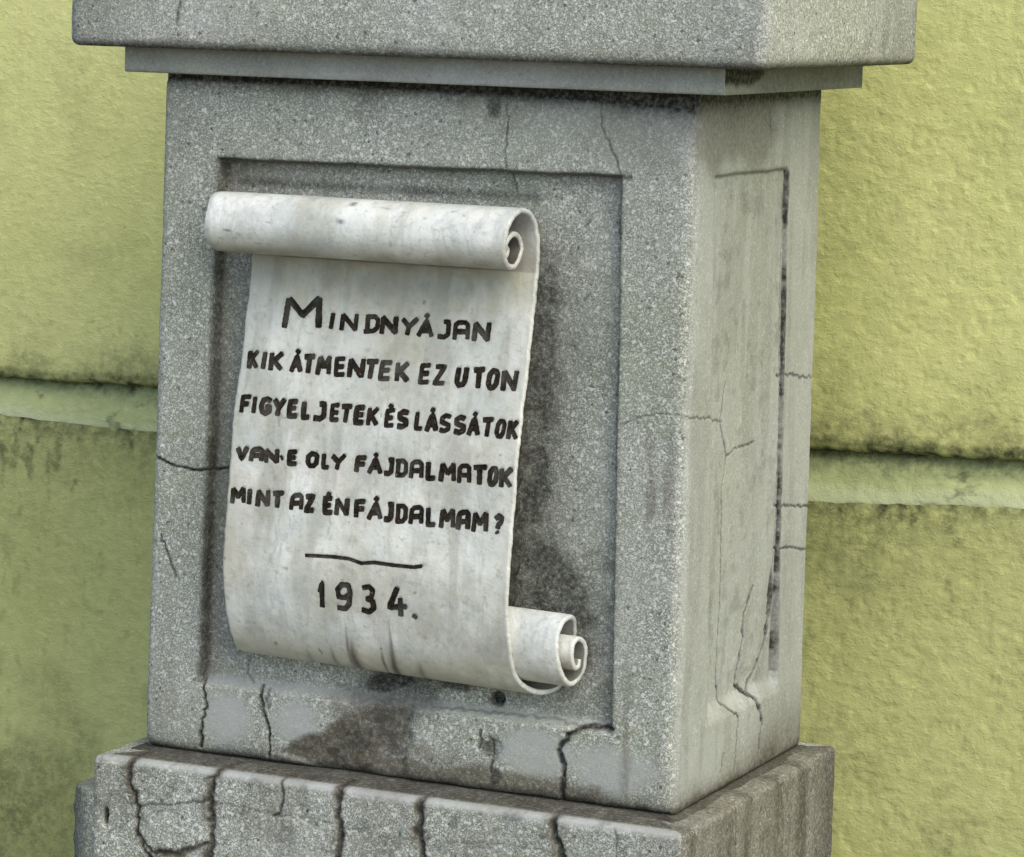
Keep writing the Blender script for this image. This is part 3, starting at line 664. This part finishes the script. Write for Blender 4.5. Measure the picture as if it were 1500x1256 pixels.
# centre line (y, z, left end x, right end x) from the heart of the upper roll to the heart of the lower one
TR = .1235
CTRL = [
 (-.0290, -.1490, -.205, TR-.012), (-.0220, -.1555, -.205, TR-.011), (-.0300, -.1625, -.205, TR-.010), (-.0405, -.1565, -.205, TR-.007),
 (-.0395, -.1455, -.206, TR-.005), (-.0280, -.1390, -.207, TR-.004), (-.0140, -.1420, -.208, TR-.003), (-.0080, -.1550, -.210, TR-.002),
 (-.0180, -.1680, -.212, TR-.002), (-.0300, -.1715, -.210, TR-.002), (-.0440, -.1680, -.211, TR-.002), (-.0530, -.1560, -.2155, TR-.002),
 (-.0545, -.1420, -.2160, TR-.001), (-.0490, -.1270, -.2150, TR+.001), (-.0370, -.1175, -.2170, TR+.003), (-.0230, -.1150, -.2150, TR+.0045),
 (-.0090, -.1190, -.2120, TR+.0065), (.0010, -.1285, -.208, TR+.008), (.0065, -.1430, -.203, TR+.009), (.0075, -.1600, -.197, TR+.0095), (.0068, -.1800, -.1915, TR+.0095),
 (.0020, -.2128, -.191, .1328), (-.0080, -.2650, -.191, .1328), (-.0175, -.3060, -.191, .1328), (-.0275, -.3550, -.191, .1328),
 (-.0330, -.4050, -.191, .1328), (-.0390, -.4550, -.191, .1328), (-.0420, -.4900, -.191, .1328), (-.0415, -.5150, -.191, .1330),
 (-.0365, -.5450, -.190, .1335), (-.0280, -.5700, -.189, .1355), (-.0170, -.5880, -.188, .1420), (-.0040, -.5965, -.187, .1530),
 (.0060, -.5930, -.186, .1650), (.0105, -.5800, -.186, .1720), (.0110, -.5600, -.186, .1770), (.0085, -.5380, -.186, .1810), (.0010, -.5200, -.186, .1835),
 (-.0100, -.5140, -.186, .1830), (-.0215, -.5200, -.186, .1790), (-.0275, -.5340, -.186, .1770), (-.0280, -.5520, -.186, .1775), (-.0225, -.5700, -.186, .1810),
 (-.0110, -.5820, -.186, .1850), (.0005, -.5790, -.186, .1900), (.0040, -.5640, -.186, .1950), (.0015, -.5440, -.186, .1960), (-.0060, -.5360, -.186, .1925), (-.0140, -.5420, -.186, .1890),
 (-.0165, -.5540, -.186, .1895), (-.0130, -.5640, -.186, .1910), (-.0075, -.5640, -.186, .1925), (-.0050, -.5570, -.186, .1930),
]
def catmull(P, per):
    P = np.array(P); Q = np.vstack([2*P[0]-P[1], P, 2*P[-1]-P[-2]])
    out = []
    for i in range(1, len(Q)-2):
        n = per(i-1)
        for k in range(n):
            t = k/n
            out.append(.5*((2*Q[i])+(-Q[i-1]+Q[i+1])*t+(2*Q[i-1]-5*Q[i]+4*Q[i+1]-Q[i+2])*t*t+(-Q[i-1]+3*Q[i]-3*Q[i+1]+Q[i+2])*t**3))
    out.append(P[-1]); return np.array(out)
CL = catmull(CTRL, lambda i: max(4, int(math.hypot(CTRL[i+1][0]-CTRL[i][0], CTRL[i+1][1]-CTRL[i][1])/.0011)))

SHEET0 = 20                                              # first control point of the flat sheet
sheet_pts = CL[(CL[:, 1] < -.17) & (np.arange(len(CL)) > len(CL)*.25)]
flat_lo = np.array([c for c in CL if True])
# sheet profile for placing the letters
i0 = next(i for i in range(len(CL)) if abs(CL[i, 1]-CTRL[20][1]) < 1e-6 and abs(CL[i, 0]-CTRL[20][0]) < 1e-6)
i1 = next(i for i in range(len(CL)) if abs(CL[i, 1]-CTRL[30][1]) < 1e-6 and abs(CL[i, 0]-CTRL[30][0]) < 1e-6)
SZ = -CL[i0:i1, 1]; SY = CL[i0:i1, 0]
TH = .0058
def surf(z):
    """front surface of the sheet at height z: y and its slope dy/dz"""
    y = np.interp(-z, SZ, SY); s = (np.interp(-z-.002, SZ, SY)-np.interp(-z+.002, SZ, SY))/.004*-1
    s = -(np.interp(-z+.002, SZ, SY)-np.interp(-z-.002, SZ, SY))/.004
    return y-TH/2*math.sqrt(1+s*s), s

# ---- letters as strokes in a unit cell
def arcp(cx, cy, rx, ry, a0, a1, n=8):
    return [(cx+rx*math.cos(R(a0+(a1-a0)*i/n)), cy+ry*math.sin(R(a0+(a1-a0)*i/n))) for i in range(n+1)]
GL = {
 'M': [[(0, 0), (.06, 1)], [(.06, 1), (.5, .42)], [(.5, .42), (.92, 1)], [(.92, 1), (1, 0)]],
 'I': [[(.5, 0), (.5, 1)]],
 'N': [[(0, 0), (0, 1)], [(0, 1), (1, 0)], [(1, 0), (1, 1)]],
 'D': [[(.12, 0), (.12, 1)], [(-.02, 1), (.7, 1), (.98, .78), (.98, .22), (.7, 0), (-.02, 0)]],
 'Y': [[(0, 1), (.5, .5)], [(1, 1), (.5, .5), (.42, 0)]],
 'A': [[(0, 0), (.04, .85), (.25, 1), (.75, 1), (.96, .85), (1, 0)], [(.05, .42), (.97, .42)]],
 'Á': [[(0, 0), (.5, 1), (1, 0)], [(.22, .35), (.8, .35)], [(.46, 1.22), (.58, 1.34)]],
 'J': [[(.55, 1), (.95, 1), (.95, .15), (.6, 0), (.05, .05)]],
 'K': [[(.05, 0), (.05, 1)], [(.95, 1), (.1, .45)], [(.3, .55), (1, 0)]],
 'T': [[(0, 1), (1, 1)], [(.5, 1), (.5, 0)]],
 'E': [[(.9, 1), (.08, 1), (.08, 0), (.95, 0)], [(.08, .52), (.8, .52)]],
 'É': [[(.9, 1), (.08, 1), (.08, 0), (.95, 0)], [(.08, .52), (.8, .52)], [(.45, 1.22), (.58, 1.34)]],
 'Z': [[(.05, 1), (.95, 1), (.05, 0), (1, 0)]],
 'U': [[(.05, 1), (.05, .2), (.35, 0), (.75, .03), (.95, .25), (.95, 1)]],
 'O': [[(.05, .3), (.05, .8), (.35, 1), (.75, .98), (.95, .75), (.95, .22), (.65, 0), (.3, .02), (.05, .3)]],
 'F': [[(.1, 0), (.1, 1), (.95, 1)], [(.1, .5), (.8, .5)]],
 'G': [[(.95, .85), (.6, 1), (.2, .9), (.05, .55), (.15, .12), (.55, 0), (.95, .12), (.95, .45), (.6, .45)]],
 'L': [[(.1, 1), (.1, 0), (.95, 0)]],
 'S': [[(.92, .92), (.5, 1), (.1, .85), (.12, .6), (.5, .5), (.92, .4), (.92, .12), (.5, 0), (.05, .08)]],
 'V': [[(0, 1), (.48, 0), (1, 1)]],
 '-': [[(.38, .44), (.52, .44)]],
 '?': [[(.05, .85), (.4, 1), (.85, .88), (.88, .62), (.5, .45), (.45, .28)], [(.42, .02), (.46, .0)]],
 '1': [[(.1, .62), (.5, 1), (.5, 0)]],
 '9': [[(.95, .6), (.6, .45), (.15, .5), (.05, .8), (.35, 1), (.8, .97), (.95, .7), (.9, .2), (.6, .0), (.1, .05)]],
 '3': [[(.1, .95), (.55, 1), (.88, .82), (.75, .58), (.4, .52)], [(.4, .52), (.85, .42), (.95, .15), (.55, 0), (.05, .08)]],
 '4': [[(.55, 1), (.05, .32), (1, .32)], [(.72, .62), (.72, 0)]],
 '.': [[(.3, .02), (.6, .05)]],
}
STROKES = []                                             # world-space centre lines with half widths, for carving the sheet
LET = []
rng = random.Random(4)
for li, (ch, cx, w, zb, zt, slope) in enumerate(LETTERS):
    h = zt-zb
    hw = .0028 if li else .0035
    if ch in '1934.' and li > 70: hw = .0029
    w = max(w-2*hw*(.40 if li < 10 else .58), .0006); hh = h-2*hw*.8
    ss = []
    for st in GL[ch]:
        P = []
        tilt = rng.uniform(-.05, .05)
        for (u, v) in st:
            P.append((cx+(u-.5)*w+rng.uniform(-.0003, .0003)+tilt*(v-.5)*hh, zb+hw*.9+v*hh+rng.uniform(-.0003, .0003)+slope*(u-.5)))
        q = []
        for (a, b) in zip(P[:-1], P[1:]):
            L = math.hypot(b[0]-a[0], b[1]-a[1]); n = max(2, int(L/.0016))
            q += [(a[0]+(b[0]-a[0])*k/n, a[1]+(b[1]-a[1])*k/n) for k in range(n)]
        q.append(P[-1])
        ss.append((q, hw*rng.uniform(.88, 1.12)))
        if ch == 'T' and zb < -.41 and cx < -.1: pass
    LET.append(ss); STROKES += ss
rule = []
for a, b in zip(RULE[:-1], RULE[1:]):
    rule += [(a[0]+(b[0]-a[0])*k/8, a[1]+(b[1]-a[1])*k/8) for k in range(8)]
rule.append(RULE[-1])
rule_st = (rule, .0019)

def ribbon(strokes, name, parent, seed):
    """V-shaped painted groove following each stroke on the sheet"""
    V, Fc = [], []
    rg = random.Random(seed)
    for si, (q, hw) in enumerate(strokes):
        n = len(q); base = len(V)
        pts = [q[0]]+list(q)+[q[-1]]
        for i in range(n+2):
            j = min(max(i-1, 0), n-1)
            x, z = q[j]
            a = q[max(j-1, 0)]; b = q[min(j+1, n-1)]
            dx, dz = b[0]-a[0], b[1]-a[1]; L = math.hypot(dx, dz) or 1; dx /= L; dz /= L
            end = i == 0 or i == n+1
            if end:
                s = -1 if i == 0 else 1
                x += dx*hw*.45*s; z += dz*hw*.45*s
            w = hw*(.78 if end else rg.uniform(.90, 1.10))
            for k, (t, dep) in enumerate(((-1, -.00022), (-.45, .00025), (0, .0005), (.45, .00025), (1, -.00022))):
                px, pz = x-dz*w*t, z+dx*w*t
                y, s = surf(pz)
                d = dep+si*.00002
                if end: d = min(d, .0000)
                V.append((px, y+d, pz))
        for i in range(n+1):
            for k in range(4):
                a = base+i*5+k
                Fc.append((a, a+1, a+6, a+5))
    o = mesh_obj(name, V, Fc, M_PAINT, parent)
    return o

def build_scroll():
    n = len(CL)
    tan = np.gradient(CL[:, :2], axis=0); tan /= np.linalg.norm(tan, axis=1)[:, None]
    nrm = np.stack([-tan[:, 1], tan[:, 0]], 1)           # one side of the sheet
    # make the normal point to the viewer (-y) along the flat part
    if nrm[(i0+i1)//2, 0] > 0: nrm = -nrm
    seg = np.concatenate([[0], np.cumsum(np.linalg.norm(np.diff(CL[:, :2], axis=0), axis=1))])
    NX = 300
    rows = []; wear_shading = []
    rt = TH/2
    # loop: front surface left->right, rounded right edge, back surface right->left, rounded left edge
    fx = np.linspace(0, 1, NX)
    ar = np.linspace(90, -90, 7)[1:-1]
    loop_t = np.concatenate([fx, np.ones(5), fx[::-6], np.zeros(5)])
    loop_dx = np.concatenate([np.zeros(NX), rt*np.cos(np.radians(ar)), np.zeros(len(fx[::-6])), -rt*np.cos(np.radians(ar[::-1]))])
    loop_n = np.concatenate([np.full(NX, rt), rt*np.sin(np.radians(ar)), np.full(len(fx[::-6]), -rt), rt*np.sin(np.radians(ar[::-1]))])
    S = seg[:, None]
    xl = CL[:, 2]+.0012*fbm(seg, seg*0, 45, 4, 901)+.0006*fbm(seg, seg*0, 240, 3, 903)
    xr = CL[:, 3]+.0008*fbm(seg, seg*0, 50, 4, 905)+.0006*fbm(seg, seg*0, 240, 3, 907)
    iroll = np.arange(n) < i0
    xl = np.where(iroll, xl+.0022*fbm(seg, seg*0, 60, 4, 909)+.0035*sstep(fbm(seg, seg*0, 55, 3, 915), .15, .35), xl)
    XL = xl[:, None]; XR = xr[:, None]
    X = XL+rt+(XR-XL-2*rt)*loop_t[None, :]+loop_dx[None, :]
    Zc = CL[:, 1][:, None]+0*X
    # the right end of the lower roll hangs a little lower than the left, and the roll sits a little to the right
    ks = next(i for i in range(i0, n) if CL[i, 1] < -.535)
    skew = sstep(seg, seg[ks], seg[i1]+.02)[:, None]
    Zc = Zc-.0085*skew*np.clip((X+.186)/.33, 0, 1.1)
    X = X+.0055*sstep(seg, seg[i1]+.01, seg[i1]+.06)[:, None]*np.clip((X+.186)/.33, 0, 1.1)
    front = (loop_n > 0)[None, :]
    dn = .0009*fbm(X, S+0*X, 14, 4, 911)+.0004*fbm(X, S+0*X, 60, 4, 913)
    flat = (np.arange(n) >= i0) & (np.arange(n) <= i1)
    disp = dn*.6+0*X
    Nn = loop_n[None, :]+disp*np.where(front, 1, 0)*np.where(flat, .35, 1)[:, None]
    Y = CL[:, 0][:, None]+nrm[:, 0][:, None]*Nn
    Z = Zc+nrm[:, 1][:, None]*Nn
    # carve the strokes into the sheet
    fr = np.zeros(X.shape, bool); fr[i0:i1, :NX] = True
    Xf, Zf = X[fr], Z[fr]
    groove = np.zeros(Xf.shape); halo = np.zeros(Xf.shape)
    order = np.argsort(Zf); Zs = Zf[order]; Xs = Xf[order]
    for q, hw in STROKES+[rule_st]:
        for (ax, az), (bx, bz) in zip(q[:-1], q[1:]):
            lo = np.searchsorted(Zs, min(az, bz)-.005); hi = np.searchsorted(Zs, max(az, bz)+.005)
            xs = Xs[lo:hi]; zz = Zs[lo:hi]; sel = np.abs(xs-(ax+bx)/2) < .007
            if not sel.any(): continue
            idx = order[lo:hi][sel]; x = xs[sel]; z = zz[sel]
            L2 = (bx-ax)**2+(bz-az)**2+1e-12
            t = np.clip(((x-ax)*(bx-ax)+(z-az)*(bz-az))/L2, 0, 1)
            d = np.hypot(x-ax-t*(bx-ax), z-az-t*(bz-az))
            groove[idx] = np.maximum(groove[idx], .0012*(1-sstep(d, hw*.35, hw*1.05)))
            halo[idx] = np.maximum(halo[idx], np.exp(-(d/(hw*1.6))**2))
    Y[fr] += groove
    # ---------- wear and painted-in shade: dark, brown, yellow
    W = np.zeros(X.shape+(3,))
    SS = S+0*X
    n1 = .5+.5*fbm(X, SS, 16, 5, 921); n2 = .5+.5*fbm(X, SS, 70, 4, 923); n3 = .5+.5*fbm(X, SS*.2, 40, 5, 925)
    dark = np.zeros(X.shape); brown = np.zeros(X.shape); yel = np.zeros(X.shape)
    hal = np.zeros(X.shape); hal[fr] = halo
    dark = np.maximum(dark, .34*hal*n2)
    rlm = np.where((np.arange(n) < i0) | (np.arange(n) > i1), .25, 1.)[:, None]
    dark = np.maximum(dark, rlm*.18*sstep(.6*n1+.4*n2, .52, .70))
    dark = np.maximum(dark, rlm*.22*sstep(n3, .62, .74))
    isflat = flat[:, None]
    yel = np.where(isflat, .60*sstep(n1, .35, .7)+1.0*np.exp(-((Z+.178)/.038)**2)*(.55+.6*n1)+.35*sstep(Z, -.40, -.2), yel)
    yel = np.where(isflat, np.maximum(yel, .6*np.exp((X-XR)/.02)*-0+.6*np.exp(-(XR-X)/.016)), yel)
    low = sstep(-Z, .545, .60)*(SS > seg[i0])
    yel = np.maximum(yel, 1.0*low*(.75+.6*n1)); yel = np.where(isflat, np.maximum(yel, .7*np.exp(-(X-XL)/.018)*(.5+.6*n1)), yel)
    # underside of the upper roll
    rollu = (np.arange(n) < i0)[:, None]
    yel = np.where(rollu, np.maximum(yel, .95*sstep(-Z, .140, .168)*(.4+.8*n1)), yel)
    brown = np.where(rollu, np.maximum(brown, .55*sstep(-Z, .160, .172)*sstep(n1, .4, .65)), brown)
    inner = (np.arange(n) < 10*8)[:, None] & rollu
    k7 = next(i for i in range(n) if abs(CL[i, 1]-CTRL[9][1]) < 1e-6)
    brown = np.where((np.arange(n) < k7)[:, None], .55+.3*n1, brown)
    back = (loop_n < 0)[None, :]
    # the face of the sheet that ends up inside a roll is grimy and painted dark as shade
    k15 = next(i for i in range(n) if abs(CL[i, 1]-CTRL[15][1]) < 1e-6)
    dark = np.where((np.arange(n) < k15)[:, None] & ~back, np.maximum(dark, .55+.5*n1), dark)
    dark = np.where(rollu & ~back & (np.arange(n) >= k15)[:, None], np.maximum(dark, .15+.25*n1), dark)
    dark = np.where((np.arange(n) < k7)[:, None], np.maximum(dark, .25+.4*n1), dark)
    k35 = next(i for i in range(n) if abs(CL[i, 1]-CTRL[33][1]) < 1e-6 and i > i1)
    lowroll = (np.arange(n) > k35)[:, None]
    dark = np.where((np.arange(n) > i1)[:, None] & back, np.maximum(dark, .5*n1+.5), dark)
    dark = np.where(lowroll & ~back & (np.arange(n) < n*.87)[:, None], np.maximum(dark, .45*sstep(-Z, .565, .585)), dark)
    brown = np.where((np.arange(n) > n*.93)[:, None] & ~back, np.maximum(brown, .6*sstep(-Z, .555, .572)), brown)
    # brown runs where water drips off the lower curl, fine vertical cracks
    def drip(cx, z0, z1, wd, amt):
        t = sstep(-Z, -z0, -z1)*(SS > seg[i0])*(1-lowroll*1.0)
        return amt*t*np.exp(-((X-cx-.0015*fbm(Z, Z*0, 60, 3, int(abs(cx)*1e4)))/(wd*(.3+.9*t)))**2)
    for cx, z0, z1, wd, amt in ((-.0455, -.560, -.592, .0060, 1.0), (-.050, -.53, -.585, .0020, .7), (.0000, -.545, -.592, .0045, 1.0), (.0005, -.525, -.575, .0016, .9),
                                (-.012, -.56, -.592, .0018, .8), (-.070, -.57, -.592, .003, .5), (.03, -.58, -.595, .004, .5), (-.10, -.58, -.595, .004, .4)):
        brown = np.maximum(brown, drip(cx, z0, z1, wd, amt)); 
        dark = np.maximum(dark, .6*drip(cx, z0, z1, wd*.5, amt))
    for mx, mz, ma, mb in MARKS:
        dark = np.where(rollu, np.maximum(dark, .85*np.exp(-(((X-mx)/ma)**2+((Z-mz-.3*(X-mx))/mb)**2)**2)*(Y < -.018)), dark)
    W2, ck = carve(X[fr], Z[fr], SCROLL_CRACKS, 21)
    dk = dark[fr]; dark[fr] = np.maximum(dk, ck*.55)
    # small chips and pits
    pit = sstep(fbm(X, SS, 85, 3, 931), .60, .72)*rollu+sstep(fbm(X, SS, 95, 3, 932), .66, .74)*(1-rollu)
    dark = np.maximum(dark, .5*pit)
    top_edge = (np.abs(SS-np.interp(.5, [0, 1], [seg[i0], seg[i0]])) < 0)
    yel = np.maximum(yel, .45*sstep(n3, .5, .68))
    for A_, v_ in ((dark, .05), (brown, .1), (yel, .3)):
        A_[:, NX:NX+5] = np.minimum(A_[:, NX:NX+5], v_)
    W[..., 0] = dark; W[..., 1] = brown; W[..., 2] = yel
    nc = X.shape[1]
    V = np.stack([X, Y, Z], -1).reshape(-1, 3)
    F = grid_faces(n, nc, True)
    sheet = mesh_obj('sheet', V, F, M_MARBLE, scroll, W.reshape(-1, 3))
    # close both ends
    me = sheet.data
    import bmesh
    bm = bmesh.new(); bm.from_mesh(me); bm.verts.ensure_lookup_table()
    for st in (0, (n-1)*nc):
        try: bm.faces.new([bm.verts[st+k] for k in range(nc)])
        except ValueError: pass
    bmesh.ops.recalc_face_normals(bm, faces=bm.faces)
    bm.to_mesh(me); bm.free()
    return sheet
MARKS = [(-.189, -.1501, .004, .0012), (-.0959, -.135, .0018, .0026), (-.0608, -.1345, .0022, .0026), (-.0537, -.1170, .0050, .0020), (-.139, -.139, .002, .001)]
SCROLL_CRACKS = [
 (.6, .4, [(-.118, -.40), (-.122, -.43), (-.115, -.455), (-.124, -.48)]),
 (.7, .4, [(-.132, -.455), (-.128, -.47), (-.135, -.49)]),
 (.6, .4, [(.078, -.33), (.074, -.37), (.078, -.40), (.073, -.45), (.076, -.50)]),
 (.6, .4, [(-.02, -.28), (-.016, -.32), (-.024, -.36), (-.020, -.42)]),
 (.6, .4, [(.03, -.33), (.036, -.36), (.030, -.40)]),
 (.9, .6, [(-.072, -.435), (-.068, -.448), (-.071, -.458)]),
 (1.0, .8, [(-.135, -.485), (-.137, -.494)]),
 (.6, .4, [(.108, -.505), (.104, -.535)]),
]
sheet = build_scroll()
for i, ss in enumerate(LET):
    ribbon(ss, 'letter', scroll, 50+i)
ribbon([rule_st], 'rule_line', scroll, 7)

# mortar core that carries the sheet off the recessed panel
def core():
    zs_ = np.linspace(-.585, -.20, 60); ys_ = np.array([surf(z)[0]+TH for z in zs_])
    V, Fc = [], []
    for k, (z, y) in enumerate(zip(zs_, ys_)):
        wob = .003*math.sin(k*1.3)+.002*math.sin(k*.47)
        y = min(y+.0005, .0145)
        if z < -.55: y += .004*(-.55-z)/.03
        xl_, xr_ = -.172+wob, .1130+wob*.8
        V += [(xl_, y, z), (xr_, y, z), (xr_+.004, .0165, z), (xl_-.004, .0165, z)]
    for k in range(len(zs_)-1):
        for j in range(4):
            a = k*4+j; b = k*4+(j+1) % 4
            Fc.append((a, b, b+4, a+4))
    e = (len(zs_)-1)*4
    Fc += [(0, 3, 2, 1), (e, e+1, e+2, e+3)]
    at = np.tile((.88, .5, 0.), (len(V), 1))  # painted near black so it reads as a shadow gap
    mesh_obj('mortar_backing', V, Fc, M_MORTAR, scroll, at, smooth=False)
core()
